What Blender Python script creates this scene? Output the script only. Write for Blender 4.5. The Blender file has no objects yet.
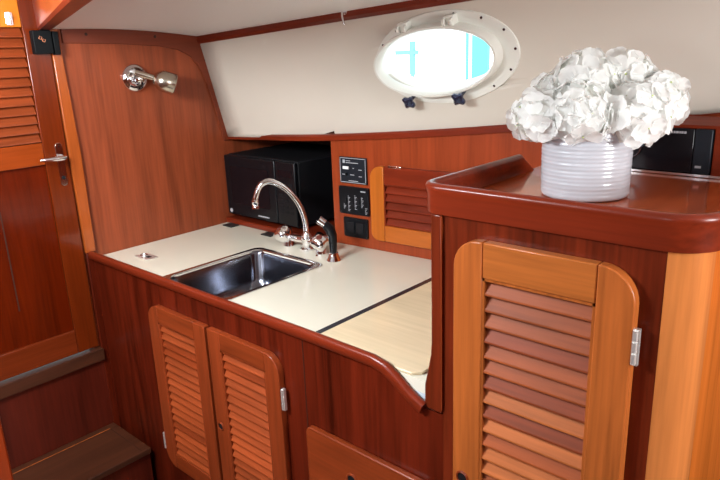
import bpy, bmesh, math, random
from mathutils import Vector, Matrix
from math import sin, cos, pi, radians
random.seed(7)
COL = bpy.context.scene.collection

# ------------------------------------------------------------------ materials
def new_mat(name):
    m = bpy.data.materials.new(name); m.use_nodes = True
    nt = m.node_tree; b = nt.nodes['Principled BSDF']
    return m, nt, b

def plain(name, col, rough=.5, metal=0., coat=0., bump=0., spec=.5, noise=0., nscale=8.):
    m, nt, b = new_mat(name)
    b.inputs['Base Color'].default_value = (*col, 1)
    b.inputs['Roughness'].default_value = rough
    b.inputs['Metallic'].default_value = metal
    b.inputs['Coat Weight'].default_value = coat
    b.inputs['Specular IOR Level'].default_value = spec
    tc = nt.nodes.new('ShaderNodeTexCoord'); n = nt.nodes.new('ShaderNodeTexNoise')
    n.inputs['Scale'].default_value = nscale; n.inputs['Detail'].default_value = 5
    nt.links.new(tc.outputs['Object'], n.inputs['Vector'])
    if noise:
        r = nt.nodes.new('ShaderNodeValToRGB')
        r.color_ramp.elements[0].position = .3; r.color_ramp.elements[1].position = .7
        r.color_ramp.elements[0].color = (*[c*(1-noise) for c in col], 1)
        r.color_ramp.elements[1].color = (*col, 1)
        nt.links.new(n.outputs['Fac'], r.inputs['Fac']); nt.links.new(r.outputs['Color'], b.inputs['Base Color'])
    if bump:
        bp = nt.nodes.new('ShaderNodeBump'); bp.inputs['Strength'].default_value = bump; bp.inputs['Distance'].default_value = .002
        nt.links.new(n.outputs['Fac'], bp.inputs['Height']); nt.links.new(bp.outputs['Normal'], b.inputs['Normal'])
    return m

def wood(name, dark, mid, light, axis='Z', rough=.28, coat=.08, spec=.28, fine=1.0, planks=0.):
    """varnished timber: long streaks along `axis`"""
    m, nt, b = new_mat(name); N = nt.nodes; L = nt.links
    tc = N.new('ShaderNodeTexCoord'); mp = N.new('ShaderNodeMapping')
    oi = N.new('ShaderNodeObjectInfo'); add = N.new('ShaderNodeVectorMath'); add.operation = 'ADD'
    sc = N.new('ShaderNodeVectorMath'); sc.operation = 'SCALE'; sc.inputs['Scale'].default_value = 3.7
    cx = N.new('ShaderNodeCombineXYZ')
    for i in range(3): L.new(oi.outputs['Random'], cx.inputs[i])
    L.new(cx.outputs[0], sc.inputs[0]); L.new(tc.outputs['Object'], add.inputs[0]); L.new(sc.outputs[0], add.inputs[1])
    L.new(add.outputs[0], mp.inputs['Vector'])
    s = {'X': (1.1, 11, 11), 'Y': (11, 1.1, 11), 'Z': (11, 11, 1.1)}[axis]
    mp.inputs['Scale'].default_value = s
    n1 = N.new('ShaderNodeTexNoise'); n1.inputs['Scale'].default_value = 1.2; n1.inputs['Detail'].default_value = 4; n1.inputs['Distortion'].default_value = .9
    L.new(mp.outputs[0], n1.inputs['Vector'])
    mp2 = N.new('ShaderNodeMapping'); mp2.inputs['Scale'].default_value = tuple(x*5 if x > 2 else x*2.2 for x in s)
    L.new(add.outputs[0], mp2.inputs['Vector'])
    n2 = N.new('ShaderNodeTexNoise'); n2.inputs['Scale'].default_value = 2.0*fine; n2.inputs['Detail'].default_value = 6
    L.new(mp2.outputs[0], n2.inputs['Vector'])
    mx = N.new('ShaderNodeMath'); mx.operation = 'MULTIPLY_ADD'; mx.inputs[1].default_value = .38
    L.new(n2.outputs['Fac'], mx.inputs[0])
    m2 = N.new('ShaderNodeMath'); m2.operation = 'MULTIPLY'; m2.inputs[1].default_value = .62
    L.new(n1.outputs['Fac'], m2.inputs[0]); L.new(m2.outputs[0], mx.inputs[2])
    r = N.new('ShaderNodeValToRGB'); e = r.color_ramp.elements
    e[0].position = .33; e[0].color = (*dark, 1); e[1].position = .66; e[1].color = (*light, 1)
    k = e.new(.5); k.color = (*mid, 1)
    L.new(mx.outputs[0], r.inputs['Fac']); L.new(r.outputs['Color'], b.inputs['Base Color'])
    bp = N.new('ShaderNodeBump'); bp.inputs['Strength'].default_value = .08; bp.inputs['Distance'].default_value = .001
    L.new(n2.outputs['Fac'], bp.inputs['Height']); L.new(bp.outputs['Normal'], b.inputs['Normal'])
    b.inputs['Roughness'].default_value = rough; b.inputs['Coat Weight'].default_value = coat
    b.inputs['Coat Roughness'].default_value = .10; b.inputs['Specular IOR Level'].default_value = spec
    return m

def sc3(c, k): return tuple(min(1, x*k) for x in c)
RED = (.29, .062, .024)
def wd(name, base, axis, contrast=.35, **k):
    return wood(name, sc3(base, 1-contrast), base, sc3(base, 1+contrast*.8), axis, **k)
M = {}
M['bulk']   = wd('mahogany_bulkhead', (.255, .053, .019), 'Z', .36, rough=.36)
M['frameY'] = wd('mahogany_border', (.17, .032, .013), 'Y', .22, rough=.36)
M['redX']   = wd('mahogany_rail', (.175, .020, .006), 'X', .34)
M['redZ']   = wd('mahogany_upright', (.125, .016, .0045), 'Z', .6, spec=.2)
M['surr']   = wd('surround_timber', (.17, .022, .007), 'X', .3, rough=.6, coat=0, spec=.1)
M['redY']   = wd('mahogany_rail_across', (.22, .036, .010), 'Y', .28)
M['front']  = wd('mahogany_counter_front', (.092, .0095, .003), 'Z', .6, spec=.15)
M['deep']   = wd('mahogany_deep', (.075, .009, .004), 'Z', .40)
M['top']    = wd('mahogany_top', (.42, .075, .018), 'Y', .38, rough=.15, coat=.6)
M['wallZ']  = wd('mahogany_galley_wall', (.30, .048, .013), 'Z', .30)
M['teakZ']  = wd('teak_upright', (.38, .098, .020), 'Z', .42, rough=.3)
M['teakX']  = wd('teak_rail', (.43, .120, .024), 'X', .34, rough=.3)
M['slat']   = wd('teak_slat', (.29, .062, .014), 'X', .42, rough=.5, coat=0, spec=.2)
M['slatL']  = wd('teak_slat_light', (.40, .108, .026), 'X', .40, rough=.5, coat=0, spec=.2)
M['slatD']  = wd('teak_slat_dark', (.22, .040, .010), 'X', .40, rough=.5, coat=0, spec=.2)
M['cupZ']   = wd('teak_shaded_upright', (.22, .036, .009), 'Z', .36, rough=.3)  # this and the next two: teak darkened for shade on the low doors
M['cupX']   = wd('teak_shaded_rail', (.21, .034, .008), 'X', .36, rough=.3)
M['cupS']   = wd('teak_shaded_slat', (.28, .050, .012), 'X', .36, rough=.45, coat=0, spec=.2)
M['orangeZ']= wd('cedar_upright', (.46, .118, .014), 'Z', .20, rough=.28)
M['orangeX']= wd('cedar_low_rail', (.42, .105, .016), 'X', .2)
M['orangeY']= wd('lit_door_header', (.62, .185, .015), 'Y', .15, rough=.24)  # door header timber, colour brightened for the light falling on it
M['jamb']   = wd('jamb_timber', (.36, .075, .013), 'Z', .28, rough=.24, coat=.6)
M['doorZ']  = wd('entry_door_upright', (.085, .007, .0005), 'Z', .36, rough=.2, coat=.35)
M['doorY']  = wd('entry_door_rail', (.24, .038, .005), 'Y', .26, rough=.2, coat=.35)
M['doorS2'] = wd('partition_timber', (.24, .030, .005), 'Z', .25)
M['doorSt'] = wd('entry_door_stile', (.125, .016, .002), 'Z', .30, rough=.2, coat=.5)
M['doorYd'] = wd('entry_door_low_rail', (.14, .020, .004), 'Y', .3, rough=.25)
M['doorS']  = wd('entry_door_slat', (.21, .040, .011), 'Y', .30, rough=.3)
M['post']   = wd('post_timber', (.54, .175, .045), 'Z', .26, rough=.24, coat=.6)
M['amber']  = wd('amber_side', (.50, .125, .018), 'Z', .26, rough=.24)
M['stepY']  = wd('step_timber', (.060, .017, .007), 'Y', .40, rough=.45, coat=.05)
M['board']  = wd('maple_board', (.78, .64, .42), 'X', .10, rough=.2, coat=.4)
M['darkwd'] = wd('dark_lining', (.035, .010, .005), 'X', .3, rough=.6)
M['floor']  = wd('teak_sole', (.12, .04, .018), 'X', .35)
M['white']  = plain('white_headliner', (.91, .93, .92), .55, bump=.1, nscale=60)
M['hull']   = plain('cream_cabin_side', (.67, .615, .530), .34, coat=.25, noise=.03, nscale=3)
M['lam']    = plain('cream_laminate', (.80, .77, .64), .22, coat=.3, noise=.03, nscale=5)
M['lamedge']= plain('laminate_edge', (.55, .62, .68), .3)
M['steel']  = plain('darkened_steel', (.20, .21, .25), .17, 1., noise=.12, nscale=14)  # base colour darkened to stand in for dark timber reflected in the bowl
M['stripm'] = plain('dark_strip', (.045, .055, .075), .25, .6)
M['steelr'] = plain('polished_rim_steel', (.75, .76, .78), .15, 1.)
M['hinge'] = plain('bright_hinge_metal', (.86, .85, .82), .38, .8)
M['chrome'] = plain('chrome', (.86, .86, .88), .07, 1.)
M['satin']  = plain('satin_nickel', (.62, .57, .48), .24, 1.)
M['black']  = plain('black_plastic', (.004, .005, .007), .30, spec=.3)
M['blackm'] = plain('black_matt', (.007, .007, .009), .6, spec=.25)
M['glassb'] = plain('black_door_glass', (.006, .005, .007), .14, spec=.25)
M['grey']   = plain('grey_print', (.42, .43, .46), .5)
M['panel']  = plain('switch_panel_face', (.010, .013, .019), .4, spec=.25)
M['lock']   = plain('dark_green_grey_lock', (.004, .005, .006), .6, spec=.15)
M['copper'] = plain('copper_print', (.75, .26, .12), .4)
M['plast']  = plain('cream_white_plastic', (.78, .77, .70), .3, coat=.2)
M['knob']   = plain('blue_black_knob', (.03, .04, .09), .15, .6, coat=.5)
M['vase']   = plain('white_glazed_ceramic', (.50, .51, .55), .28, coat=.5)
M['green']  = plain('green_stem', (.25, .38, .10), .5)
M['bud']    = plain('pale_green_bud', (.62, .74, .30), .5)
M['rubber'] = plain('black_rubber', (.015, .015, .015), .6)
M['redcap'] = plain('red_brown_cap', (.22, .05, .035), .2, .4, coat=.6)
M['teal']   = plain('teal_canvas', (.12, .50, .55), .7)
M['paleblue'] = plain('pale_blue_paint', (.17, .42, .48), .6)
M['gel']    = plain('white_gelcoat', (.85, .87, .88), .4)

m, nt, b = new_mat('white_petal')
b.inputs['Base Color'].default_value = (.98, .99, .97, 1); b.inputs['Roughness'].default_value = .6; b.inputs['Specular IOR Level'].default_value = .3
tl = nt.nodes.new('ShaderNodeBsdfTranslucent'); tl.inputs['Color'].default_value = (1, 1, .98, 1)
mxs = nt.nodes.new('ShaderNodeMixShader'); mxs.inputs[0].default_value = .45
outn = nt.nodes['Material Output']
nt.links.new(b.outputs[0], mxs.inputs[1]); nt.links.new(tl.outputs[0], mxs.inputs[2]); nt.links.new(mxs.outputs[0], outn.inputs['Surface'])
M['petal'] = m
m, nt, b = new_mat('port_glass')
b.inputs['Transmission Weight'].default_value = 1; b.inputs['Roughness'].default_value = .0; b.inputs['IOR'].default_value = 1.05
b.inputs['Base Color'].default_value = (.97, .99, 1, 1)
M['glass'] = m

# ------------------------------------------------------------------ mesh helpers
class B:
    def __init__(s): s.bm = bmesh.new(); s.mi = 0
    def face(s, vs):
        try:
            f = s.bm.faces.new(vs); f.material_index = s.mi; return f
        except ValueError: return None
    def v(s, p): return s.bm.verts.new(p)
    def box(s, x0, x1, y0, y1, z0, z1, rot=None, piv=None):
        c = [(x, y, z) for x in (x0, x1) for y in (y0, y1) for z in (z0, z1)]
        if rot is not None:
            pv = Vector(piv) if piv is not None else Vector(((x0+x1)/2, (y0+y1)/2, (z0+z1)/2))
            c = [pv + rot @ (Vector(p)-pv) for p in c]
        v = [s.v(p) for p in c]
        for q in ((0,1,3,2), (4,6,7,5), (0,4,5,1), (2,3,7,6), (0,2,6,4), (1,5,7,3)): s.face([v[i] for i in q])
        return s
    def prism(s, pts, fn, a, b):
        """outline pts (u,w) extruded from depth a to b; fn(u,w,d)->xyz"""
        A = [s.v(fn(u, w, a)) for u, w in pts]; C = [s.v(fn(u, w, b)) for u, w in pts]
        s.face(A); s.face(C[::-1]); n = len(pts)
        for i in range(n): s.face([A[i], C[i], C[(i+1) % n], A[(i+1) % n]])
        return s
    def tube(s, path, r, seg=14, cap=True):
        path = [Vector(p) for p in path]; rs = r if isinstance(r, (list, tuple)) else [r]*len(path)
        up = None; rings = []
        for i, p in enumerate(path):
            t = (path[min(i+1, len(path)-1)] - path[max(i-1, 0)]).normalized()
            if up is None: up = Vector((0, 0, 1)) if abs(t.z) < .9 else Vector((1, 0, 0))
            a = t.cross(up).normalized(); bb = a.cross(t).normalized(); up = bb
            rings.append([s.v(p + (a*cos(2*pi*k/seg) + bb*sin(2*pi*k/seg))*rs[i]) for k in range(seg)])
        for A, C in zip(rings, rings[1:]):
            for k in range(seg): s.face([A[k], A[(k+1) % seg], C[(k+1) % seg], C[k]])
        if cap: s.face(rings[0][::-1]); s.face(rings[-1])
        return s
    def lathe(s, prof, o, axis=(0, 0, 1), seg=32, cap=True, fn=None):
        ax = Vector(axis).normalized(); a = ax.orthogonal().normalized(); bb = ax.cross(a); o = Vector(o); rings = []
        for r, h in prof:
            rings.append([s.v(o + ax*h + (a*cos(2*pi*k/seg) + bb*sin(2*pi*k/seg))*max(r, 1e-4)*(fn(k/seg, h) if fn else 1)) for k in range(seg)])
        for A, C in zip(rings, rings[1:]):
            for k in range(seg): s.face([A[k], A[(k+1) % seg], C[(k+1) % seg], C[k]])
        if cap: s.face(rings[0][::-1]); s.face(rings[-1])
        return s
    def sweep(s, path, prof, fn, caps=True):
        """path of 2-D points, profile (o,w): o = offset to the left-hand normal, w = other coordinate. fn(p,q,w)->xyz"""
        n = len(path); rings = []
        for i in range(n):
            p = Vector(path[i]); d0 = (p-Vector(path[i-1])).normalized() if i else None
            d1 = (Vector(path[i+1])-p).normalized() if i < n-1 else None
            d0 = d0 or d1; d1 = d1 or d0
            t = (d0+d1).normalized(); nn = Vector((-t.y, t.x)); k = 1/max(.5, t.dot(d0))
            rings.append([s.v(fn(*(p+nn*o*k), w)) for o, w in prof])
        m = len(prof)
        for A, C in zip(rings, rings[1:]):
            for k in range(m): s.face([A[k], A[(k+1) % m], C[(k+1) % m], C[k]])
        if caps: s.face(rings[0][::-1]); s.face(rings[-1])
        return s

def obj(name, b, mats, parent=None, bevel=0., smooth=True, seg=2, loc=None, ang=40):
    bm = b.bm
    bmesh.ops.remove_doubles(bm, verts=bm.verts, dist=1e-6)
    bmesh.ops.recalc_face_normals(bm, faces=bm.faces)
    me = bpy.data.meshes.new(name)
    if parent is not None: W = parent.matrix_world.translation if False else wloc(parent)
    xs = [v.co for v in bm.verts]
    if loc is None:
        lo = Vector([min(c[i] for c in xs) for i in range(3)]); hi = Vector([max(c[i] for c in xs) for i in range(3)])
        loc = Vector(((lo.x+hi.x)/2, (lo.y+hi.y)/2, lo.z))
    loc = Vector(loc)
    bmesh.ops.translate(bm, verts=bm.verts, vec=-loc)
    bm.to_mesh(me); bm.free()
    for m_ in (mats if isinstance(mats, (list, tuple)) else [mats]): me.materials.append(m_)
    o = bpy.data.objects.new(name, me); COL.objects.link(o)
    if parent is not None:
        o.parent = parent; o.location = loc - W
    else: o.location = loc
    if smooth:
        for p in me.polygons: p.use_smooth = True
        try: me.set_sharp_from_angle(angle=radians(ang))
        except Exception: pass
    if bevel:
        md = o.modifiers.new('edge', 'BEVEL'); md.width = bevel; md.segments = seg; md.limit_method = 'ANGLE'; md.angle_limit = radians(40)
        md.harden_normals = False
    return o
def wloc(o):
    p = Vector((0, 0, 0))
    while o is not None: p = p + Vector(o.location); o = o.parent
    return p
def thing(name, label, cat, loc, group=None):
    o = bpy.data.objects.new(name, None); o.empty_display_size = .05; COL.objects.link(o); o.location = loc
    return tag(o, label, cat, group)
def tag(o, label, cat, group=None):
    o['label'] = label; o['category'] = cat
    if group: o['group'] = group
    return o
def struct(o): o['kind'] = 'structure'; return o
def lab(o, l): o['label'] = l; return o

XZ = lambda u, w, d: (u, d, w)      # outline in x,z ; depth y
YZ = lambda u, w, d: (d, u, w)      # outline in y,z ; depth x
XY = lambda u, w, d: (u, w, d)
def arc(cx, cy, r, a0, a1, n=8):
    return [(cx + r*cos(radians(a0+(a1-a0)*i/n)), cy + r*sin(radians(a0+(a1-a0)*i/n))) for i in range(n+1)]
def rrect(x0, x1, z0, z1, r=(0, 0, 0, 0), n=8):
    """radii: bottom-left, bottom-right, top-right, top-left"""
    out = []
    for (cx, cz, sx, sz, a), rr in zip(((x0, z0, 1, 1, 180), (x1, z0, -1, 1, 270), (x1, z1, -1, -1, 0), (x0, z1, 1, -1, 90)), r):
        out += arc(cx+sx*rr, cz+sz*rr, rr, a, a+90, n) if rr > 0 else [(cx, cz)]
    return out

# ------------------------------------------------------------------ key geometry
BX = -2.27                       # face of the forward bulkhead
FY = 1.02                        # face of the galley front
CT = .90                         # worktop height
def PY(x): return 1.63 + .084*(x-BX)                     # galley wall face
def hz(x): return 1.262 + .036*(x-BX) + .028*(x-BX)**2 - .012*max(0, x+.4)**2
def HB(x): return Vector((x, 1.69 + .052*(x-BX), hz(x)))  # foot of the cabin side
def HT(x): return Vector((x, 1.59 + .038*(x-BX), 1.668 + .060*(x-BX)))
def HULL(x, t): return HB(x).lerp(HT(x), t)

# ------------------------------------------------------------------ setting
struct(obj('floor', B().box(-2.6, 1.3, -1.4, 2.2, -.04, 0), M['floor']))
# forward bulkhead (behind door and panel)
struct(obj('wall_left', B().box(BX-.05, BX-.004, .975, 2.15, 0, 1.95), M['bulk']))
struct(obj('wall_left_inboard', B().box(BX-.05, BX, -1.4, .10, 0, 1.95), M['bulk']))
struct(obj('wall_left_panel', B().prism([(1.03, .0), (2.1, .0), (2.1, 1.25), (1.70, 1.25), (1.60, 1.69), (1.03, 1.72)], YZ, BX-.01, BX), M['bulk']))
# border boards of the bulkhead panel
inner = [(1.036, 1.655), (1.25, 1.648), (1.40, 1.637), (1.48, 1.622), (1.53, 1.598), (1.565, 1.56), (1.592, 1.50), (1.615, 1.42), (1.655, 1.25)]
outer = [(1.705, 1.25), (1.612, 1.68), (1.45, 1.70), (1.25, 1.712), (1.036, 1.715)]
bb = B().prism(inner+outer, YZ, BX, BX+.008)
t1 = struct(obj('trim_1', bb, M['frameY'], bevel=.002))
for i, (y, z) in enumerate([(1.12, 1.683), (1.385, 1.672), (1.60, 1.58)]):
    obj('wood_plug', B().lathe([(.0055, 0), (.0055, .0012)], (BX+.0075, y, z), (1, 0, 0), 14), M['darkwd'], t1)
# jamb post between door and bulkhead
jamb = struct(obj('trim_2', B().prism([(.996, .925), (1.034, .925), (1.036, 1.30), (1.022, 1.715), (.992, 1.715)], YZ, BX, BX+.014), M['jamb'], bevel=.003))
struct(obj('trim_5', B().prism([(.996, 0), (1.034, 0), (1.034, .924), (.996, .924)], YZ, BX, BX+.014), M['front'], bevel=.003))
# cabin side with the oval opening
def oval_wall(cx, ct_z, a, bz, x0, x1, nseg=72):
    b_ = B()
    def P(x, z):
        lo, hi = HB(x), HT(x); return HULL(x, (z-lo.z)/(hi.z-lo.z))
    inn, out = [], []
    angs = [2*pi*k/nseg for k in range(nseg)]
    for an in angs:
        inn.append(P(cx+a*cos(an), ct_z+bz*sin(an)))
        out.append((cx+.30*cos(an), .155*sin(an)))
    tc = (ct_z-HB(cx).z)/(HT(cx).z-HB(cx).z)
    loops = [[b_.v(p) for p in inn]]
    for q in range(1, 13):
        f = (q/12)**1.6; lp_ = []
        for an in angs:
            dx, dz = cos(an), sin(an); m_ = max(abs(dx), abs(dz)); ux, uz = dx/m_, dz/m_
            bx_ = cx + (x1-cx if ux > 0 else cx-x0)*ux; bt = tc + (1-tc if uz > 0 else tc)*uz
            ix = cx+a*dx; it = tc + bz*dz/(HT(cx).z-HB(cx).z)
            lp_.append(b_.v(HULL(ix+(bx_-ix)*f, it+(bt-it)*f)))
        loops.append(lp_)
    for A_, C_ in zip(loops, loops[1:]):
        for k in range(nseg): b_.face([A_[k], A_[(k+1) % nseg], C_[(k+1) % nseg], C_[k]])
    return b_
PCX, PCZ = -1.160, 1.568
w = struct(obj('wall_back', oval_wall(PCX-.010, PCZ, .228, .104, BX, 1.22), M['hull'], ang=60))
md = w.modifiers.new('t', 'SOLIDIFY'); md.thickness = .03; md.offset = 0
# normals: make solidify go outward whichever way it is
# lower galley wall beside the microwave opening
pw = B()
xs = [-1.662] + [-1.6+.1*i for i in range(29)]
F = [(x, PY(x)) for x in xs]
for d0, d1 in ((0, .022),):
    A = [[pw.v((x, y+d, z)) for z in (CT+.001, hz(x)+.012)] for d in (d0, d1) for x, y in F]
n = len(F)
for i in range(n-1):
    a, c = A[i], A[i+1]; a2, c2 = A[n+i], A[n+i+1]
    pw.face([a[0], c[0], c[1], a[1]]); pw.face([a2[0], a2[1], c2[1], c2[0]])
    pw.face([a[1], c[1], c2[1], a2[1]]); pw.face([a[0], a2[0], c2[0], c[0]])
pw.face([A[0][0], A[0][1], A[n][1], A[n][0]]); pw.face([A[n-1][0], A[2*n-1][0], A[2*n-1][1], A[n-1][1]])
struct(obj('wall_back_lower', pw, M['wallZ'], ang=20))
# trim rail between cabin side and galley wall
tr = B(); X = [BX+.003+.05*i for i in range(70)]
prof = [(-.012, -.008), (-.012, .008), (-.006, .014), (.03, .014), (.03, -.008)]
rings = []
for x in X:
    k = min(1, max(0, (x+2.05)/.3)); y = HB(x).y-.004 + k*(min(PY(x), HB(x).y)-HB(x).y+.004)
    rings.append([tr.v((x, y+o, hz(x)+h)) for o, h in prof])
for a, c in zip(rings, rings[1:]):
    for k in range(5): tr.face([a[k], a[(k+1) % 5], c[(k+1) % 5], c[k]])
tr.face(rings[0]); tr.face(rings[-1][::-1])
struct(obj('trim_3', tr, M['redX'], ang=30))
# upper trim under the side-deck headliner
tr = B(); rings = []
for x in [BX+.004+.05*i for i in range(70)]:
    p = HT(x); rings.append([tr.v(p+Vector(q)) for q in ((0, -.022, .004), (0, -.022, -.016), (0, -.012, -.026), (0, .012, -.026), (0, .012, .004))])
for a, c in zip(rings, rings[1:]):
    for k in range(5): tr.face([a[k], a[(k+1) % 5], c[(k+1) % 5], c[k]])
tr.face(rings[0]); tr.face(rings[-1][::-1])
struct(obj('trim_4', tr, M['redX'], ang=30))
# low side-deck headliner
def BEAM(x): return Vector((x, 1.0 - .372*(x-BX), 1.70))
cb = B(); rows = []
for i in range(51):
    x = BX-.02 + i*.07; a = BEAM(x); c = HT(x)
    rows.append([cb.v(a.lerp(c, j/10) + Vector((0, .0, .012*sin(pi*j/10)))) for j in range(11)])
for r0, r1 in zip(rows, rows[1:]):
    for j in range(10): cb.face([r0[j], r1[j], r1[j+1], r0[j+1]])
ce = struct(obj('ceiling', cb, M['white'], ang=60))
# high coachroof headliner
struct(obj('ceiling_upper', B().prism([(BX-.05, -1.4), (1.3, -1.4), (1.3, -.35), (BX-.05, 1.03)], XY, 1.86, 1.90), M['white']))
# beam: edge of the coachroof step
bm_ = B()
def beamsec(x, k=0):
    p = BEAM(x); nrm = Vector((-.349, -.937, 0))
    return [p + nrm*o + Vector((0, 0, z-1.70)) for o, z in ((-.004, 1.697), (.030, 1.697), (.036, 1.703), (.036, 1.862), (-.004, 1.862))]
R0 = [bm_.v(p) for p in beamsec(BX+.012)]; R1 = [bm_.v(p) for p in beamsec(1.2)]
for k in range(5): bm_.face([R0[k], R0[(k+1) % 5], R1[(k+1) % 5], R1[k]])
bm_.face(R0[::-1]); bm_.face(R1)
struct(obj('beam', bm_, M['redX']))
sk_ = B(); X = [-1.64+.143*i for i in range(21)]
A = [sk_.v((x, HB(x).y+.035, 0)) for x in X]; C = [sk_.v((x, HB(x).y+.035, hz(x)+.03)) for x in X]
for i in range(20): sk_.face([A[i], A[i+1], C[i+1], C[i]])
w_ = struct(obj('light_stop_skirt', sk_, M['darkwd'])); w_.modifiers.new('t', 'SOLIDIFY').thickness = .01  # unseen skirt added behind the galley wall to block outside light
struct(obj('wall_right', B().box(1.2, 1.25, -1.4, 2.2, 0, 1.95), M['teakZ']))
struct(obj('wall_front', B().box(-2.32, 1.25, -1.45, -1.4, 0, 1.12), M['bulk']))
struct(obj('wall_front_upper', B().box(-2.32, 1.25, -1.45, -1.4, 1.12, 1.95), M['hull']))

# ------------------------------------------------------------------ microwave bay
bay = B()
bay.box(BX, -1.66, 2.06, 2.09, CT-.1, 1.30)
bay.prism([(BX, hz(BX)+.005), (-1.66, hz(-1.66)+.005), (-1.66, hz(-1.66)+.03), (BX, hz(BX)+.03)], XZ, 1.70, 2.09)
bay.box(-1.66, -1.64, 1.705, 2.09, CT-.1, 1.31)
struct(obj('wall_back_recess', bay, M['darkwd']))
sh = B().box(BX+.002, -1.662, 1.628, 2.055, CT+.001, CT+.024)
tag(obj('shelf', sh, M['redX'], bevel=.004), 'low red-brown wooden shelf rail beneath the microwave at back of the worktop', 'shelf')
for i, (x, y) in enumerate(((-2.205, 1.608), (-1.955, 1.608))):
    tag(obj('hold_down_strap', B().box(x-.03, x+.03, y-.025, y+.018, CT+.0005, CT+.005), M['rubber'], bevel=.001),
        ('flat black strap end on the worktop below the microwave, nearer the bulkhead', 'flat black strap end on the worktop below the microwave, nearer the tap')[i], 'strap', 'strap ends under the microwave shelf')
mwx0, mwx1, mwy, mwz0, mwz1 = -2.262, -1.826, 1.642, .936, 1.196
mw = thing('microwave_oven', 'black microwave oven in the bay at the back of the galley', 'microwave', ((mwx0+mwx1)/2, 1.85, CT+.025))
obj('body', B().box(mwx0, mwx1, mwy+.02, 2.03, mwz0, mwz1), M['blackm'], mw, .006)
obj('door', B().box(mwx0, mwx1-.115, mwy, mwy+.019, mwz0+.004, mwz1-.003), M['black'], mw, .004)
wn = obj('window', B().prism(rrect(mwx0+.035, mwx1-.155, mwz0+.055, mwz1-.045, (.01,)*4), XZ, mwy-.001, mwy+.004), M['glassb'], mw)
cp = obj('control_panel', B().box(mwx1-.113, mwx1, mwy+.001, mwy+.019, mwz0+.004, mwz1-.003), M['black'], mw, .004)
kb = B()
for r in range(6):
    for c in range(3): kb.box(mwx1-.097+c*.029, mwx1-.076+c*.029, mwy-.0006, mwy+.002, mwz0+.052+r*.022, mwz0+.064+r*.022)
obj('keypad', kb, M['blackm'], cp, .001)
obj('display', B().box(mwx1-.098, mwx1-.018, mwy-.0004, mwy+.002, mwz1-.062, mwz1-.035), M['glassb'], cp)
lg = B(); x = mwx1-.235
for wv in (.010, .006, .008, .012, .007, .009, .011, .006): lg.box(x, x+wv*.8, mwy-.0008, mwy+.001, mwz0+.017, mwz0+.0225); x += wv
obj('lettering', lg, M['grey'], mw)
obj('badge', B().lathe([(.009, 0), (.009, .0015)], (mwx0+.022, mwy-.001, mwz0+.02), (0, 1, 0), 16), M['grey'], mw)
for x in (mwx0+.04, mwx1-.04):
    for y in (mwy+.05, 1.98): obj('foot', B().lathe([(.012, 0), (.012, .012)], (x, y, CT+.0245), seg=12), M['rubber'], mw)

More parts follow.
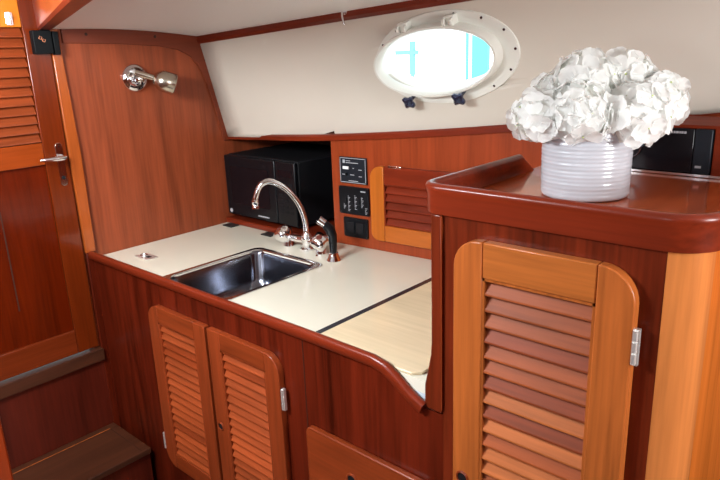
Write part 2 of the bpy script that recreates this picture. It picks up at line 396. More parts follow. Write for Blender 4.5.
# ------------------------------------------------------------------ switch panels on the galley wall
SL = math.atan(.084); RZ = Matrix.Rotation(SL, 3, 'Z')
def onwall(u, w, d):            # u along x, w height, d out of wall (positive towards room)
    return (u + d*sin(SL), PY(u) - d*cos(SL), w)
def wallbox(b_, u0, u1, w0, w1, d0, d1):
    return b_.prism([(u0, w0), (u1, w0), (u1, w1), (u0, w1)], onwall, d0, d1)
specs = [(-1.620, -1.500, 1.137, 1.232, 'black gas control panel with white switch, topmost of the three wall panels'),
         (-1.629, -1.493, 1.022, 1.125, 'black switch panel with vertical rows of marks, middle of the three wall panels'),
         (-1.612, -1.503, .936, 1.010, 'small plain black socket plate, lowest of the three wall panels')]
for i, (u0, u1, w0, w1, l) in enumerate(specs):
    p = thing('control_panel_plate', l, 'panel', onwall((u0+u1)/2, w0, 0), 'black panels on the galley wall')
    cu, cw = (u0+u1)/2, (w0+w1)/2
    f_ = B().prism(rrect(u0, u1, w0, w1, (.006 if i else .002,)*4, 4), onwall, .0005, .008)
    obj('face_plate', f_, M['panel'] if i == 0 else M['black'], p, .0015)
    if i == 0:
        e = B()
        for a in ((u0+.003, u1-.003, w1-.005, w1-.003), (u0+.003, u1-.003, w0+.003, w0+.005), (u0+.003, u0+.005, w0+.003, w1-.003), (u1-.005, u1-.003, w0+.003, w1-.003)): wallbox(e, *a, .008, .0086)
        obj('border_line', e, M['grey'], p)
        s = B(); wallbox(s, u0+.018, u0+.044, cw+.004, cw+.014, .008, .013); lab(obj('rocker_switch', s, M['gel'], p, .001), 'white rocker switch')
        s = B(); wallbox(s, u0+.030, u0+.036, cw-.020, cw-.008, .008, .016); obj('toggle', s, M['black'], p, .001)
        t = B()
        wallbox(t, u0+.016, u0+.026, w1-.022, w1-.010, .008, .0085)
        for (a, c, h) in ((.030, .050, -.012), (.030, .085, -.019), (.060, .066, -.038), (.085, .100, -.042), (.012, .026, -.062), (.048, .066, -.062), (.086, .100, -.066), (.040, .082, -.084)):
            wallbox(t, u0+a, u0+c, w1+h-.0025, w1+h, .008, .0085)
        obj('lettering', t, M['grey'], p)
    elif i == 1:
        t = B()
        for k, (du, lo, hi) in enumerate(((.022, .02, .045), (.042, .012, .075), (.072, .02, .078), (.102, .03, .070), (.118, .008, .035))):
            for q in range(int((hi-lo)/.005)): wallbox(t, u0+du, u0+du+.004+.003*((q*7+k) % 3), w0+lo+q*.005, w0+lo+q*.005+.0018, .008, .0085)
        wallbox(t, u1-.036, u1-.014, w1-.016, w1-.012, .008, .0085)
        obj('lettering', t, M['grey'], p)
        for k in range(3):
            s = B(); wallbox(s, u0+.028+k*.030, u0+.036+k*.030, cw-.012, cw+.010, .008, .012); obj('rocker_switch', s, M['blackm'], p, .001)
    else:
        s = B(); wallbox(s, cu-.038, cu-.004, cw-.020, cw+.020, .008, .012); obj('socket', s, M['blackm'], p, .002)
        s = B(); wallbox(s, cu+.004, cu+.038, cw-.020, cw+.020, .008, .012); obj('socket', s, M['blackm'], p, .002)
    for (a, c) in ((u0+.006, w0+.006), (u1-.006, w0+.006), (u0+.006, w1-.006), (u1-.006, w1-.006)):
        q = Vector(onwall(a, c, .0075)); obj('screw', B().lathe([(.0028, 0), (.002, .0015)], q, (sin(SL), -cos(SL), 0), 10), M['steel'], p)

# ------------------------------------------------------------------ louvred doors
def louvre_slats(b_, x0, x1, z0, z1, pitch, fn, depth=.0155, face=0.):
    """fn(u,w,d): d = out of the face. Slats lean outwards at the foot."""
    n = max(1, round((z1-z0)/pitch)); p = (z1-z0)/n; rr = random.Random(round(x0*1000)+n)
    for i in range(n):
        zb = z0+i*p; b_.mi = rr.choice((0, 0, 1, 2))
        q = [(face-.003, zb+.0005), (face, zb+.0025), (face-.0005, zb+.006), (face-depth, zb+p+.001), (face-depth-.001, zb+p+.001), (face-.0145, zb+.0005)]
        A = [b_.v(fn(x0, w, d)) for d, w in q]; C = [b_.v(fn(x1, w, d)) for d, w in q]
        b_.face(A); b_.face(C[::-1])
        for k in range(len(q)): b_.face([A[k], C[k], C[(k+1) % len(q)], A[(k+1) % len(q)]])
    b_.mi = 0
    return b_
def louvre_door(parent, x0, x1, z0, z1, fn, thick, sw, rt, rb, rad, pitch, mats, hinge=None, pull=None, pname='door', lip=0.):
    mz, mx, ms = mats[:3]; mb = mats[3] if len(mats) > 3 else mx; mbd = mats[4] if len(mats) > 4 else mz
    f_ = B()
    f_.prism(rrect(x0, x0+sw, z0, z1, (rad[0], 0, 0, rad[3])), fn, 0, thick)
    f_.prism(rrect(x1-sw, x1, z0, z1, (0, rad[1], rad[2], 0)), fn, 0, thick)
    f_.mi = 1
    f_.prism(rrect(x0+sw+.0006, x1-sw-.0006, z1-rt, z1), fn, 0, thick-.0004)
    f_.mi = 2
    f_.prism(rrect(x0+sw+.0006, x1-sw-.0006, z0, z0+rb), fn, 0, thick-.0004)
    d = obj(pname, f_, [mz, mx, mb], parent, .0025)
    bd = B()                       # bead around the louvre opening
    for a in ((x0+sw-.001, x0+sw+.005, z0+rb, z1-rt), (x1-sw-.005, x1-sw+.001, z0+rb, z1-rt)): bd.prism(rrect(*a), fn, thick-.010, thick-.002)
    bd.prism(rrect(x0+sw, x1-sw, z1-rt-.005, z1-rt), fn, thick-.010, thick-.002)
    obj('bead', bd, mbd, d)
    sl = louvre_slats(B(), x0+sw+.003, x1-sw-.003, z0+rb, z1-rt-.004, pitch, lambda u, w, dd: fn(u, w, thick-.003+dd))
    obj('louvers', sl, ms, d, smooth=False)
    bk = B().prism(rrect(x0+sw-.002, x1-sw+.002, z0+rb-.002, z1-rt+.002), fn, .0004, .002); obj('backing', bk, M['darkwd'], d)
    for hx, hzz in (hinge or []):
        h = B()
        h.prism(rrect(hx-.004, hx+.006, hzz-.032, hzz+.032), fn, thick-.010, thick-.002)
        for q in range(3): h.tube([fn(hx, hzz-.03+q*.021, thick-.002), fn(hx, hzz-.012+q*.021, thick-.002)], .0045, 10)
        lab(obj('hinge', h, M['hinge'], d), 'chrome butt hinge')
    for hx, hzz, r in (pull or []):
        o_ = Vector(fn(hx, hzz, thick-.0005)); ax = (Vector(fn(hx, hzz, 1))-Vector(fn(hx, hzz, 0))).normalized()
        obj('finger_hole', B().lathe([(r*.86, 0), (r*.86, .0012)], o_, ax, 20), M['blackm'], d)
        obj('ring_pull', B().lathe([(r*.86, -.002), (r*.86, .003), (r, .004), (r*1.22, .002), (r*1.22, -.002)], o_, ax, 24, cap=False), M['cupZ'], d)
    return d
FRONT = lambda u, w, d: (u, FY-d, w)

# wall locker (louvred hatch on the galley wall)
lk = thing('wall_locker', 'small louvred wall locker door between the black panels and the tall cabinet', 'locker', onwall(-1.25, .944, 0))
louvre_door(lk, -1.478, -.98, .944, 1.211, onwall, .020, .058, .062, .058, (.03, .03, .04, .045), .0262, (M['orangeZ'], M['redX'], [M['redX']]*3, M['orangeX'], M['redX']), pname='door')
ct = B(); wallbox(ct, -1.40, -1.345, 1.2085, 1.2165, .012, .022); lab(obj('catch', ct, M['chrome'], lk, .001), 'small chrome catch plate')

# ------------------------------------------------------------------ worktop and base cabinet
SX0, SX1, SY0, SY1 = -1.848, -1.512, 1.050, 1.458
wt = B()
# ring around the sink as four blocks
x0, x1, y0, y1 = BX+.002, -.738, 1.0245, 1.70
wt.box(x0, SX0+.012, y0, 1.75, CT-.03, CT); wt.box(SX1-.012, x1, y0, 1.755, CT-.03, CT)
wt.box(SX0+.012, SX1-.012, y0, SY0+.012, CT-.03, CT); wt.box(SX0+.012, SX1-.012, SY1-.012, 1.75, CT-.03, CT)
wtop = tag(obj('worktop', wt, M['lam']), 'cream laminate galley worktop around the sink', 'worktop')
obj('edge_strip', B().box(-.90, -.7385, 1.0245, 1.040, .832, CT-.0302), M['lamedge'], wtop)
bc = thing('base_cabinet', 'long low red-brown galley cabinet front with two louvred doors and a drawer', 'cabinet', (-1.5, 1.1, 0))
notch = [(-.88, .897), (-.845, .888), (-.81, .868), (-.78, .850), (-.757, .838), (-.7105, .838)]
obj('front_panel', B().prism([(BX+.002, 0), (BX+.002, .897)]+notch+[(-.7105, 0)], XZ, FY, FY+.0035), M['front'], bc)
# fiddle (raised nosing)
fd = B()
path = [(BX+.002, .914), (-1.9, .914), (-1.5, .914), (-1.1, .914), (-.90, .912), (-.865, .905), (-.835, .888), (-.805, .866), (-.780, .851), (-.7585, .841)]
pf = [(-.016, -.012), (.008, -.012), (.015, -.006), (.017, .004), (.017, .018), (.010, .026), (-.006, .026), (-.014, .018)]
fd.sweep(path, [(-.016, .004), (-.015, -.010), (-.012, -.014), (.004, -.0165), (.010, -.0155), (.0145, -.011), (.016, -.005), (.014, .001), (.008, .004)], lambda p, q, w_: (p, 1.0195+w_, q))
obj('fiddle_rail', fd, M['redX'], bc, ang=50)
obj('joint', B().box(-1.147, -1.1445, FY-.001, FY+.001, .0, .895), M['darkwd'], bc)
obj('end_panel', B().box(BX+.003, BX+.018, FY+.021, 1.60, 0, CT-.031), M['deep'], bc)
louvre_door(bc, -1.880, -1.560, .215, .822, FRONT, .020, .058, .056, .056, (.056, .0, .0, .055), .0275, (M['cupZ'], M['cupX'], [M['cupS'], M['cupS'], M['cupX']]),
            hinge=[(-1.885, .30)])
louvre_door(bc, -1.546, -1.228, .215, .822, FRONT, .020, .058, .056, .056, (.0, .056, .055, .0), .0275, (M['cupZ'], M['cupX'], [M['cupS'], M['cupS'], M['cupX']]),
            hinge=[(-1.220, .70), (-1.220, .30)], pull=[(-1.523, .50, .012)])
dr = obj('drawer', B().prism(rrect(-1.137, -.742, .40, .654, (.02, .02, .02, .02)), XZ, FY-.018, FY-.0005), M['cupX'], bc, .0035)
o_ = Vector((-.974, FY-.0175, .561))
obj('finger_hole', B().lathe([(.014, 0), (.014, .0012)], o_, (0, -1, 0), 20), M['blackm'], dr)
obj('ring_pull', B().lathe([(.014, -.002), (.014, .003), (.0165, .004), (.02, .002), (.02, -.002)], o_, (0, -1, 0), 24, cap=False), M['cupZ'], dr)

# sink
sk = thing('sink', 'rectangular stainless steel sink sunk into the worktop', 'sink', ((SX0+SX1)/2, (SY0+SY1)/2, CT-.16))
def loop(x0, x1, y0, y1, r, z, n=6): return [(x, y, z) for x, y in rrect(x0, x1, y0, y1, (r,)*4, n)]
b_ = B(); loops = []
for ins, r, z in ((-.010, .032, CT+.0008), (-.010, .032, CT+.003), (.004, .035, CT+.0035), (.010, .038, CT+.001), (.014, .04, CT-.010), (.020, .045, CT-.10), (.032, .055, CT-.135), (.060, .05, CT-.15)):
    loops.append([b_.v(p) for p in loop(SX0+ins, SX1-ins, SY0+ins, SY1-ins, r, z)])
for li, (A, C) in enumerate(zip(loops, loops[1:])):
    n = len(A); b_.mi = 0 if li < 3 else 1
    for k in range(n): b_.face([A[k], A[(k+1) % n], C[(k+1) % n], C[k]])
b_.face(loops[-1])
obj('bowl', b_, [M['steelr'], M['steel']], sk, ang=60)
dx, dy = (SX0+SX1)/2, (SY0+SY1)/2
obj('drain', B().lathe([(.036, 0), (.036, .003), (.030, .004), (.024, .001), (.006, .001), (.004, .006)], (dx, dy, CT-.1498), seg=28), M['chrome'], sk)

# plate flush in the worktop
pl = thing('lid_latch', 'small oblong metal lifting ring plate set into the worktop left of the sink', 'latch', (-2.108, 1.148, CT))
rz = Matrix.Rotation(radians(38), 3, 'Z')
obj('plate', B().box(-2.150, -2.066, 1.124, 1.172, CT+.0004, CT+.0028), M['hinge'], pl, .001)
rg = B(); rg.tube([(-2.126+.013*cos(a), 1.148+.011*sin(a), CT+.0042) for a in [2*pi*i/16 for i in range(17)]], .0022, 8)
obj('ring', rg, M['chrome'], pl)
obj('slot', B().box(-2.104, -2.084, 1.140, 1.156, CT+.0028, CT+.0034), M['blackm'], pl)

# tap
tp = thing('tap', 'tall chrome swan-neck mixer tap behind the sink', 'tap', (-1.672, 1.555, CT))
base = Vector((-1.684, 1.555, 0)); u = Vector((-.6, -.8, 0))
SP = [(0, .925), (.001, .955), (.003, 1.012), (.022, 1.075), (.063, 1.132), (.117, 1.163), (.152, 1.150), (.170, 1.112), (.174, 1.090)]
def cr(P, n=6):
    out = []
    for i in range(len(P)-1):
        p0, p1, p2, p3 = P[max(i-1, 0)], P[i], P[i+1], P[min(i+2, len(P)-1)]
        for k in range(n):
            t = k/n
            out.append(tuple(.5*((2*p1[j]) + (-p0[j]+p2[j])*t + (2*p0[j]-5*p1[j]+4*p2[j]-p3[j])*t*t + (-p0[j]+3*p1[j]-3*p2[j]+p3[j])*t**3) for j in range(len(p1))))
    return out + [P[-1]]
pts = [base + u*s_ + Vector((0, 0, z)) for s_, z in cr(SP)]
obj('spout', B().tube(pts, .0105, 16), M['chrome'], tp)
e = pts[-1]
obj('nozzle', B().lathe([(.0105, .012), (.0135, .010), (.0135, -.004), (.012, -.006), (.0135, -.008), (.0135, -.020), (.010, -.021)], e, (0, 0, 1), 20), M['chrome'], tp)
obj('body', B().lathe([(.026, .0008), (.026, .006), (.018, .012), (.017, .034), (.022, .042), (.021, .052), (.014, .060), (.012, .068)], (base.x, base.y, CT), seg=24), M['chrome'], tp)
obj('cross_pipe', B().tube([base+Vector((-.085, .004, CT+.030)), base+Vector((-.03, 0, CT+.034)), base+Vector((.03, 0, CT+.034)), base+Vector((.062, -.004, CT+.030))], .0125, 14), M['chrome'], tp)
for sx, l in ((-.100, None), (.072, None)):
    c = base+Vector((sx, 0, CT)); tilt = Vector((-.35 if sx < 0 else .35, -.45, .85)).normalized()
    h = B().lathe([(.022, .0008), (.020, .012), (.017, .030)], c, (0, 0, 1), 20)
    h.lathe([(.015, .0), (.026, .014), (.033, .034), (.030, .052), (.012, .060)], c+Vector((0, 0, .018)), tilt, 18, fn=lambda k, z: 1+.16*cos(k*2*pi*4))
    hd = obj('handle', h, M['chrome'], tp, ang=60)
    obj('cap', B().lathe([(.011, 0), (.010, .003), (.004, .005)], c+Vector((0, 0, .018))+tilt*.059, tilt, 16), M['redcap'], hd)
# sprayer
sx, sy = -1.518, 1.522
sp = thing('hand_sprayer', 'black hand sprayer with chrome tip standing right of the tap', 'sprayer', (sx, sy, CT))
obj('collar', B().lathe([(.026, .0008), (.025, .004), (.019, .016), (.017, .028), (.013, .030)], (sx, sy, CT), seg=24), M['chrome'], sp)
obj('grip', B().tube([(sx, sy, CT+.028), (sx, sy, CT+.06), (sx-.001, sy, CT+.090), (sx-.006, sy-.006, CT+.112), (sx-.020, sy-.018, CT+.134)], [.012, .0145, .016, .018, .014], 18), M['black'], sp)
obj('spray_head', B().tube([(sx-.016, sy-.015, CT+.128), (sx-.034, sy-.030, CT+.147)], [.014, .015], 18), M['chrome'], sp)
# little stud
tag(obj('worktop_stud', B().lathe([(.004, 0), (.0035, .004), (.001, .006)], (-1.60, 1.52, CT+.0005), seg=10), M['redcap']), 'tiny dark stud on the worktop between tap and hand sprayer', 'stud')

# metal seam strip and chopping board
tag(obj('seam_strip', B().box(-1.132, -1.1115, 1.027, 1.60, CT+.0005, CT+.0055), M['stripm']), 'thin dark metal strip across the worktop beside the pale board', 'strip')
tag(obj('chopping_board', B().prism([(-1.1105, 1.027), (-.80, 1.027), (-.782, 1.045), (-.782, 1.58), (-1.1105, 1.58)], XY, CT+.0005, CT+.008), M['board'], bevel=.002), 'pale maple chopping board let into the worktop beside the tall cabinet', 'board')

# ------------------------------------------------------------------ tall cabinet
tc_ = thing('tall_cabinet', 'tall red-brown cabinet with a louvred door and railed top carrying the vase', 'cabinet', (-.5, 1.3, 0))
TZ = 1.283
obj('front_panel', B().box(-.710, -.289, FY, FY+.02, 0, TZ), M['redZ'], tc_)
sb = [(-.7105, .842), (-.7105, TZ), (-.738, TZ), (-.738, 1.01), (-.740, .975), (-.747, .94), (-.756, .90), (-.757, .842)]
obj('edge_board', B().prism(sb, XZ, FY-.004, FY+.030), M['redZ'], tc_, .004)
obj('light_bead', B().box(-.7115, -.7090, FY-.0065, FY-.001, .852, TZ-.001), M['cupZ'], tc_)
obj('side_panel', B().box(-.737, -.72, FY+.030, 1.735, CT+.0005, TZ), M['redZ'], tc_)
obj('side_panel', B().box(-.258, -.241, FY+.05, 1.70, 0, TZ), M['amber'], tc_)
pp = [(-.2895, FY-.001)] + arc(-.291, FY+.05, .051, -90, 0, 10) + [(-.240, FY+.07), (-.262, FY+.07), (-.2895, FY+.03)]
obj('corner_post', B().prism(pp, XY, 0, TZ), M['post'], tc_, ang=30)
# top
tpz = 1.300
tp_out = [(-.752, 1.04)] + [(-.74, 1.02), (-.285, 1.02)] + arc(-.30, 1.09, .068, -80, 0, 6) + [(-.232, 1.72), (-.752, 1.72)]
obj('top', B().prism(tp_out, XY, TZ+.0005, tpz), M['top'], tc_)
# railed rim
path = [(-.752, 1.452)] + [(-.752, 1.40), (-.752, 1.2)] + arc(-.717, 1.053, .035, 180, 270, 8) + [(-.6, 1.018), (-.45, 1.018)] + arc(-.305, 1.090, .072, -90, 0, 10) + [(-.233, 1.2), (-.233, 1.53)]
def rim_prof(k):   # k=1 full height
    H = .062*(.3+.7*k)
    return [(-.001, TZ), (-.008, TZ+.002), (-.009, TZ+.012), (-.009, TZ+H*.60), (-.0115, TZ+H*.78), (-.013, TZ+H*.87), (-.010, TZ+H*.96), (-.002, TZ+H), (.005, TZ+H*.97), (.009, TZ+H*.85), (.012, TZ+.0175)]
# end ramp: heights scale along the first 4 cm
rm = B(); n = len(path); rings = []
for i in range(n):
    p = Vector(path[i]); d0 = (p-Vector(path[i-1])).normalized() if i else None
    d1 = (Vector(path[i+1])-p).normalized() if i < n-1 else None
    d0 = d0 or d1; d1 = d1 or d0; t = (d0+d1).normalized(); nn = Vector((-t.y, t.x)); kk = 1/max(.5, t.dot(d0))
    k = .1 if i == 0 else 1.
    rings.append([rm.v((p.x+nn.x*o*kk, p.y+nn.y*o*kk, z)) for o, z in rim_prof(k)])
mlen = len(rings[0])
for A, C in zip(rings, rings[1:]):
    for k in range(mlen): rm.face([A[k], A[(k+1) % mlen], C[(k+1) % mlen], C[k]])
rm.face(rings[0][::-1]); rm.face(rings[-1])
obj('rim_rail', rm, M['redX'], tc_, ang=50)
louvre_door(tc_, -.671, -.326, .36, 1.249, FRONT, .022, .064, .070, .07, (.05, .05, .06, .055), .0318, (M['teakZ'], M['teakX'], [M['slat'], M['slatL'], M['slatD']]),
            hinge=[(-.322, 1.120), (-.322, .50)], pull=[(-.646, .725, .013)])

# appliance housing behind the vase
HY = 1.555
hs = B()
hs.prism([(-.60, 1.302), (-.574, 1.302), (-.574, 1.405), (-.374, 1.405), (-.374, 1.302), (-.20, 1.302), (-.20, 1.413), (-.60, 1.413)], XZ, HY, 1.742)
hh = tag(obj('wooden_surround', hs, M['surr'], bevel=.002), 'red-brown wooden surround of the black appliance behind the vase', 'surround')
ap = thing('wall_oven', 'small black appliance with a silver base strip behind the white vase', 'appliance', (-.47, 1.6, 1.302))
obj('body', B().box(-.572, -.376, HY+.008, 1.74, 1.3035, 1.405), M['blackm'], ap)
obj('door', B().box(-.572, -.413, HY-.006, HY+.008, 1.308, 1.405), M['glassb'], ap, .002)
c2 = obj('control_panel', B().box(-.412, -.376, HY-.006, HY+.008, 1.308, 1.405), M['panel'], ap, .002)
obj('silver_strip', B().box(-.574, -.30, HY-.010, HY-.0005, 1.3015, 1.3065), M['chrome'], ap)
k_ = B(); x = -.462
for wv in (.006, .005, .007, .004, .006, .006): k_.box(x, x+wv*.75, HY-.0068, HY-.005, 1.394, 1.399); x += wv
obj('lettering', k_, M['grey'], ap)
obj('button', B().box(-.405, -.393, HY-.0075, HY-.005, 1.320, 1.325), M['grey'], c2)
rg = B().tube([(-.548+.026*cos(a), HY-.012, 1.360+.026*sin(a)) for a in [2*pi*i/28 for i in range(29)]], .0022, 8)
lab(obj('ring_handle', rg, M['steel'], ap), 'round wire ring handle')

# ------------------------------------------------------------------ vase and flowers
VC = Vector((-.532, 1.262, tpz))
def gro(k, h): return 1 + .003*sin(h*820+.5*sin(k*6.283)) + .003*sin(h*330+k*6.283)
prof = [(.076, .0005), (.0825, .002), (.085, .006)] + [(.085+.002*i/90, .006+.124*i/90) for i in range(1, 91)] + [(.087, .134), (.084, .136), (.081, .132), (.079, .05), (.075, .012)]
vase = tag(obj('vase', B().lathe(prof, VC+Vector((0, 0, .0005)), seg=64, fn=gro), M['vase'], ang=60), 'white ribbed ceramic pot standing on the tall cabinet', 'vase')
us = Vector((.745, .667, 0)); vs = Vector((.675, -.738, 0))
def petal(b_, o, nrm, d, L, W, curl):
    s_ = nrm.cross(d).normalized(); rows = []
    for i, (t, w_) in enumerate(((.06, .18), (.35, .72), (.68, 1.), (.92, .72), (1.0, .28))):
        r = []
        for q in (-1, -.5, 0, .5, 1):
            lift = curl*t*t*L + .12*L*(q*q)*(.4+t) - .06*L*abs(q)*t
            r.append(b_.v(o + d*L*(t - .10*q*q*t) + s_*(q*W*w_*.5) + nrm*lift))
        rows.append(r)
    for A, C in zip(rows, rows[1:]):
        for k in range(4): b_.face([A[k], A[k+1], C[k+1], C[k]])
def hydrangea(c, rad, nfl, up, label):
    t = thing('hydrangea_head', label, 'flower', c, 'hydrangea heads in the white pot')
    pb = B()
    g = pi*(3-5**.5)
    for i in range(nfl):
        z = 1-1.8*(i+.5)/nfl; r = math.sqrt(max(0, 1-z*z)); th = g*i + random.uniform(-.25, .25)
        n_ = Vector((r*cos(th), r*sin(th), z)); n_ = (n_ + Vector([random.uniform(-.16, .16) for _ in range(3)])).normalized()
        o = Vector(c) + Vector((n_.x*rad, n_.y*rad, n_.z*rad*.88)) * random.uniform(.80, 1.02)
        a = n_.orthogonal().normalized(); rot = random.uniform(0, pi); L = random.uniform(.031, .040)
        for q in range(4):
            an = rot + q*pi/2 + random.uniform(-.14, .14)
            d = (Matrix.Rotation(an, 3, n_) @ a).normalized()
            petal(pb, o, n_, d, L*random.uniform(.9, 1.1), L*1.12, random.uniform(-.34, .16))
        pb.mi = 1; pb.lathe([(.0005, -.001), (.0019, .0008), (.0012, .0024)], o, n_, 6); pb.mi = 0
    obj('petals', pb, [M['petal'], M['bud']], t, ang=80)
    lab(obj('core', B().lathe([(rad*.1, -rad*.62), (rad*.5, -rad*.45), (rad*.58, 0), (rad*.5, rad*.42), (rad*.1, rad*.58)], c, seg=14), M['bud'], t), 'pale green inner stems')
    st = B().tube([Vector(c)-Vector((0, 0, rad*.5)), Vector(c).lerp(VC+Vector((0, 0, .09)), .5)-Vector((0, 0, .01)), VC+Vector((0, 0, .03))+ (Vector(c)-VC)*.12], .003, 8)
    obj('stem', st, M['green'], t)
def at(s_, v_, z): return VC + us*(s_+.010) + vs*v_ + Vector((0, 0, z-VC.z))
hydrangea(at(-.100, .010, 1.462), .058, 30, 1, 'white hydrangea head at the left side of the bunch, nearest the porthole')
hydrangea(at(-.045, .052, 1.470), .062, 32, 1, 'white hydrangea head at the front left of the bunch over the pot')
hydrangea(at(.052, .058, 1.462), .066, 36, 1, 'white hydrangea head at the front right of the bunch, hanging over the pot rim')
hydrangea(at(.112, .006, 1.482), .060, 32, 1, 'white hydrangea head at the right side of the bunch above the black appliance')
hydrangea(at(-.018, .0, 1.520), .062, 32, 1, 'white hydrangea head at the very top of the bunch')
hydrangea(at(.062, -.030, 1.520), .060, 30, 1, 'white hydrangea head behind and right of the topmost one')
hydrangea(at(-.05, -.070, 1.480), .058, 24, 1, 'white hydrangea head at the back of the bunch towards the cabin side')

# ------------------------------------------------------------------ portlight
pcen = HULL(PCX, (PCZ-HB(PCX).z)/(HT(PCX).z-HB(PCX).z))
ex = (HULL(PCX+.1, .55)-HULL(PCX-.1, .55)).normalized(); ez = (HT(PCX)-HB(PCX)).normalized(); en = ex.cross(ez).normalized()
if en.y > 0: en = -en
def ring(b_, prof, seg=72, sh=0.):
    """prof: (inset from flange edge, out of wall)"""
    rings = []
    for q_ in prof:
        ins, d = q_[:2]; s2 = q_[2] if len(q_) > 2 else sh
        a, c = .250-ins, .140-ins
        rings.append([b_.v(pcen + ex*(a*cos(2*pi*k/seg)+s2) + ez*c*sin(2*pi*k/seg) + en*d) for k in range(seg)])
    for A, C in zip(rings, rings[1:]):
        for k in range(seg): b_.face([A[k], A[(k+1) % seg], C[(k+1) % seg], C[k]])
    return b_
wi = thing('window_1', 'oval white portlight open to bright daylight in the cream cabin side', 'porthole', pcen)
wi['kind'] = 'structure'
del wi['category']
obj('window_frame', ring(B(), [(0, .014), (.002, .020), (.022, .022), (.028, .019, -.004), (.042, .018, -.018), (.044, -.03, -.018), (.046, -.05, -.018), (.0, -.05), (0, .014)]), M['plast'], wi, ang=40)
obj('sash', ring(B(), [(.031, .018), (.032, .046), (.036, .056), (.042, .056), (.048, .046), (.050, .020), (.031, .018)], sh=-.020), M['plast'], wi, ang=40)
g_ = B(); vsq = [g_.v(pcen - ex*.020 + ex*.203*cos(2*pi*k/48) + ez*.093*sin(2*pi*k/48) + en*.030) for k in range(48)]; vs2 = [g_.v(v.co - en*.004) for v in vsq]
g_.face(vsq); g_.face(vs2[::-1])
for k in range(48): g_.face([vsq[k], vs2[k], vs2[(k+1) % 48], vsq[(k+1) % 48]])
obj('pane', g_, M['glass'], wi, smooth=False)
def pp_(a, c, d): return pcen + ex*a + ez*c + en*d
for an in (28, 52, 75, 128, 150, 2, -24, -48): 
    q = pp_(.238*cos(radians(an)), .128*sin(radians(an)), .020)
    obj('screw', B().lathe([(.0045, 0), (.0035, .002)], q, en, 10), M['steel'], wi)
for a in (-.105, .055):
    h = B()
    for da in (-.012, .012): h.tube([pp_(a+da-.005, .108, .046), pp_(a+da+.005, .108, .046)], .012, 14)
    h.prism([(a-.018, .095), (a+.018, .095), (a+.018, .125), (a-.018, .125)], lambda u_, w_, d_: pp_(u_, w_, d_), .018, .044)
    obj('hinge', h, M['plast'], wi, .002)
for a in (-.120, .060):
    c = pp_(a, -.110, .050)
    h = B().lathe([(.006, -.03), (.006, .0), (.013, .002), (.019, .008), (.019, .018), (.010, .023)], c, (en*.97-ez*.25).normalized(), 24, fn=lambda k, z: 1+.22*cos(k*2*pi*4) if z > .001 else 1)
    lab(obj('knob', h, M['knob'], wi, ang=60), 'dark blue star-shaped screw-down knob')
# outside, seen through the portlight
tag(obj('canvas_screen', B().box(-2.545, -2.42, 4.0, 4.04, .5, 2.6), M['teal'], bevel=.005), 'teal canvas panel outside, seen at the right end of the porthole', 'canvas')
tag(obj('mast', B().lathe([(.012, 0), (.012, 3.)], (-2.612, 4.05, 0), seg=16), M['paleblue']), 'thin pale blue pole outside, just left of the teal panel in the porthole', 'pole')
sg = B().box(-3.085, -3.05, 4.0, 4.03, 1.40, 1.64); sg.box(-3.22, -3.085, 4.0, 4.03, 1.545, 1.575); sg.box(-3.05, -3.02, 4.0, 4.03, 1.545, 1.575); sg.box(-3.075, -3.06, 4.0, 4.03, 0, 1.40)
tag(obj('cross_post', sg, M['paleblue']), 'pale blue cross shaped post outside, seen at the left in the porthole', 'post')

# hook on the upper trim
hk = HT(-1.487)
hb = B().tube([hk+Vector((0, -.022, -.002)), hk+Vector((0, -.036, -.004)), hk+Vector((.004, -.040, -.014)), hk+Vector((.010, -.042, -.034)), hk+Vector((.012, -.040, -.040))], .0035, 10)
hb.lathe([(.008, 0), (.007, .003)], hk+Vector((0, -.022, -.002)), (0, -1, 0), 12)
tag(obj('hook', hb, M['chrome']), 'small bright metal hook on the trim above the porthole', 'hook')

# ------------------------------------------------------------------ reading lamp on the bulkhead
lp = thing('reading_lamp', 'satin metal swivel reading lamp on the wooden bulkhead', 'lamp', (BX, 1.283, 1.528))
c = Vector((BX+.0005, 1.283, 1.528))
obj('mounting_ring', B().lathe([(.048, 0), (.050, .006), (.046, .014), (.038, .018), (.033, .012), (.030, .006), (.012, .008)], c, (1, 0, 0), 36), M['chrome'], lp)
obj('swivel', B().lathe([(.006, .004), (.016, .010), (.022, .022), (.020, .036), (.008, .044)], c+Vector((0, .004, -.004)), (1, 0, 0), 24), M['chrome'], lp)
a0 = c+Vector((.036, -.014, .020)); a1 = c+Vector((.062, .040, -.002))
obj('arm', B().tube([a0, a0.lerp(a1, .5), a1], [.011, .012, .011], 16), M['satin'], lp)
ax = Vector((.40, .84, -.36)).normalized()
obj('shade', B().lathe([(.004, -.004), (.016, -.002), (.026, .008), (.035, .020), (.038, .028), (.040, .074), (.038, .076), (.037, .072), (.030, .03), (.01, .02)], a1+ax*.004, ax, 32), M['satin'], lp, ang=50)
obj('bulb', B().lathe([(.002, .030), (.018, .036), (.024, .056), (.018, .070), (.002, .075)], a1+ax*.004, ax, 20), M['plast'], lp)

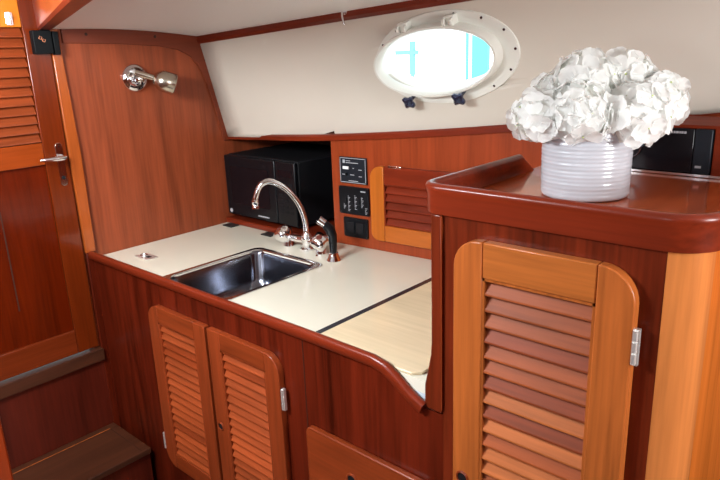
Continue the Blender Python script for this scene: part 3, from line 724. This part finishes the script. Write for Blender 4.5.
# ------------------------------------------------------------------ entry door (forward cabin)
d1 = thing('door_1', 'varnished wooden cabin door with louvres above a plain panel', 'door', (BX, .7, .555))
del d1['category']; d1['kind'] = 'structure'
DF = lambda u, w, d: (BX-.006+d, u, w)   # u=y, w=z, d out
y0, y1, z0, z1 = .42, .990, .560, 1.712
dx0, dx1 = y0, .900
f_ = B()
f_.prism(rrect(.912, y1, z0, 1.86), DF, -.02, .014)
f_.prism(rrect(.12, .50, z0, 1.86), DF, -.02, .014)
f_.mi = 1
f_.prism(rrect(.5005, .9115, 1.262, 1.336), DF, -.02, .0136)
f_.mi = 2
f_.prism(rrect(.5005, .9115, 1.706, 1.86), DF, -.02, .0136)
f_.mi = 1
f_.mi = 3
f_.prism(rrect(.5005, .9115, z0, .650), DF, -.02, .0136)
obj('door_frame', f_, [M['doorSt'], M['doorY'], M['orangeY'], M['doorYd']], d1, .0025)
lo = B().prism([(.5, .65), (.912, .65), (.912, 1.262), (.5, 1.262)], DF, -.018, .002)
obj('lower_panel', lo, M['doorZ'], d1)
obj('panel_groove', B().prism(rrect(.742, .746, .78, 1.13), DF, .0021, .003), M['darkwd'], d1)
sl = louvre_slats(B(), .502, .910, 1.337, 1.704, .0300, lambda u_, w_, d_: DF(u_, w_, .011+d_))
obj('louvers', sl, [M['doorS']]*3, d1, smooth=False)
obj('louver_backing', B().prism(rrect(.5, .912, 1.33, 1.71), DF, -.0195, -.016), M['darkwd'], d1)
hp = B().prism(rrect(.950, .974, 1.182, 1.330, (.011,)*4), DF, .0142, .018)
lab(obj('handle_plate', hp, M['chrome'], d1, .001), 'narrow chrome handle plate')
lv = B().tube([(BX+.012, .962, 1.282), (BX+.045, .962, 1.282), (BX+.050, .950, 1.282), (BX+.050, .915, 1.283), (BX+.046, .880, 1.284)], [.009, .008, .009, .007, .005], 14)
lab(obj('door_handle', lv, M['chrome'], d1), 'chrome lever handle')
obj('keyhole', B().lathe([(.006, 0), (.006, .002)], (BX+.0118, .962, 1.21), (1, 0, 0), 14), M['blackm'], d1)
obj('handle_screw', B().lathe([(.003, 0), (.003, .001)], (BX+.012, .962, 1.318), (1, 0, 0), 10), M['steel'], d1)
lb = B().prism(rrect(.930, .990, 1.622, 1.696, (.004,)*4, 3), DF, .0142, .040)
lk2 = lab(obj('lock_case', lb, M['lock'], d1, .002), 'black rim lock case')
lg = B()
for (a, z, r_) in ((.952, 1.672, 0), (.962, 1.664, 0)):
    lg.tube([(BX-.006+.0405, a+q[0], z+q[1]) for q in ((-.005, -.002), (-.001, .005), (.006, .003), (.003, -.005), (-.005, -.002))], .0008, 6)
lab(obj('emblem', lg, M['copper'], lk2), 'small copper coloured emblem')
lab(obj('lock_keeper', B().box(BX+.0142, BX+.036, .9935, 1.012, 1.618, 1.692), M['lock'], jamb, bevel=.002), 'black keeper block of the door lock')
lc = thing('door_bolt', 'small chrome bolt at the top of the wooden cabin door', 'bolt', (BX+.009, .874, 1.718))
bx = B().prism(rrect(.864, .886, 1.712, 1.752, (.004,)*4, 3), DF, .0142, .018)
obj('plate', bx, M['chrome'], lc, .0006)
obj('slide', B().tube([(BX+.016, .875, 1.714), (BX+.016, .875, 1.750)], .004, 10), M['chrome'], lc)
obj('thumb_knob', B().lathe([(.003, 0), (.005, .006), (.004, .010)], (BX+.018, .875, 1.735), (1, 0, 0), 12), M['chrome'], lc)
# sill under the door and step
struct(obj('door_sill', B().box(BX-.03, BX+.028, .12, FY-.022, .505, .553), M['stepY'], bevel=.003))
struct(obj('wall_left_riser', B().box(BX-.03, BX+.012, .12, FY-.022, 0, .505), M['deep']))
stp = thing('step', 'worn brown wooden step below the cabin door', 'step', (-2.11, .6, 0))
sx1 = -1.985
obj('tread', B().box(BX+.013, sx1, .30, FY-.024, .208, .231), M['stepY'], stp, .003)
obj('riser', B().box(sx1-.035, sx1-.015, .30, FY-.024, 0, .2075), M['deep'], stp)
ln = B(); ln.box(BX+.045, BX+.048, .33, .965, .2312, .2318)
obj('hatch_line', ln, M['teakZ'], stp)  # lid's back line, its highlight painted in as lighter teak
ln = B(); ln.box(BX+.048, sx1-.01, .962, .965, .2312, .2318)
obj('hatch_line', ln, M['darkwd'], stp)
# near-left partition end
tag(obj('partition_post', B().prism(rrect(.10, .435, 0, 1.02, (0, 0, .04, 0)), YZ, -1.635, -1.60), M['doorS2'], bevel=.005), 'orange-brown wooden partition edge at the bottom left corner', 'partition')

# ------------------------------------------------------------------ lights
def area(name, loc, target, sx_, sy_, power, col):
    l = bpy.data.lights.new(name, 'AREA'); l.shape = 'RECTANGLE'; l.size = sx_; l.size_y = sy_; l.energy = power; l.color = col
    o = bpy.data.objects.new(name, l); COL.objects.link(o); o.location = loc
    o.rotation_euler = (Vector(target)-Vector(loc)).to_track_quat('-Z', 'Y').to_euler(); return o
area('hatch_daylight', (-1.35, .12, 1.84), (-1.45, .80, .8), .50, .50, 42, (.92, .98, 1.02))
area('door_head_fill', (-1.82, .48, 1.80), (-2.27, .93, 1.70), .18, .18, 3.2, (1, .95, .88))  # added lamp, aimed at the door head and stile to brighten them
area('companionway_daylight', (1.15, .95, 1.45), (-.8, 1.25, 1.45), .5, .5, 21, (.97, .99, 1))
area('port_daylight', (-1.5, -1.35, 1.5), (-1.4, 1.6, 1.5), .45, .2, 2.5, (.92, .97, 1.04))
area('port_daylight_aft', (-.3, -1.35, 1.5), (-.6, 1.6, 1.6), .45, .2, 4, (.92, .97, 1.04))

wd_ = bpy.data.worlds.new('world'); bpy.context.scene.world = wd_; wd_.use_nodes = True
bg = wd_.node_tree.nodes['Background']; bg.inputs[0].default_value = (.86, .95, 1, 1); bg.inputs[1].default_value = 2.3

# ------------------------------------------------------------------ camera
cam = bpy.data.cameras.new('camera'); co = bpy.data.objects.new('camera', cam); COL.objects.link(co)
co.matrix_world = Matrix(((0.744885, -0.161731, 0.647293, 0), (0.666173, 0.233907, -0.708168, 0), (-0.036874, 0.958713, 0.281974, 1.6), (0, 0, 0, 1)))
cam.sensor_width = 36; cam.lens = 32.5; cam.clip_start = .02
bpy.context.scene.camera = co
sc = bpy.context.scene
sc.view_settings.view_transform = 'Standard'; sc.view_settings.look = 'None'; sc.view_settings.gamma = 1
sc.view_settings.use_curve_mapping = False; sc.view_settings.exposure = .55
sc.cycles.max_bounces = 8
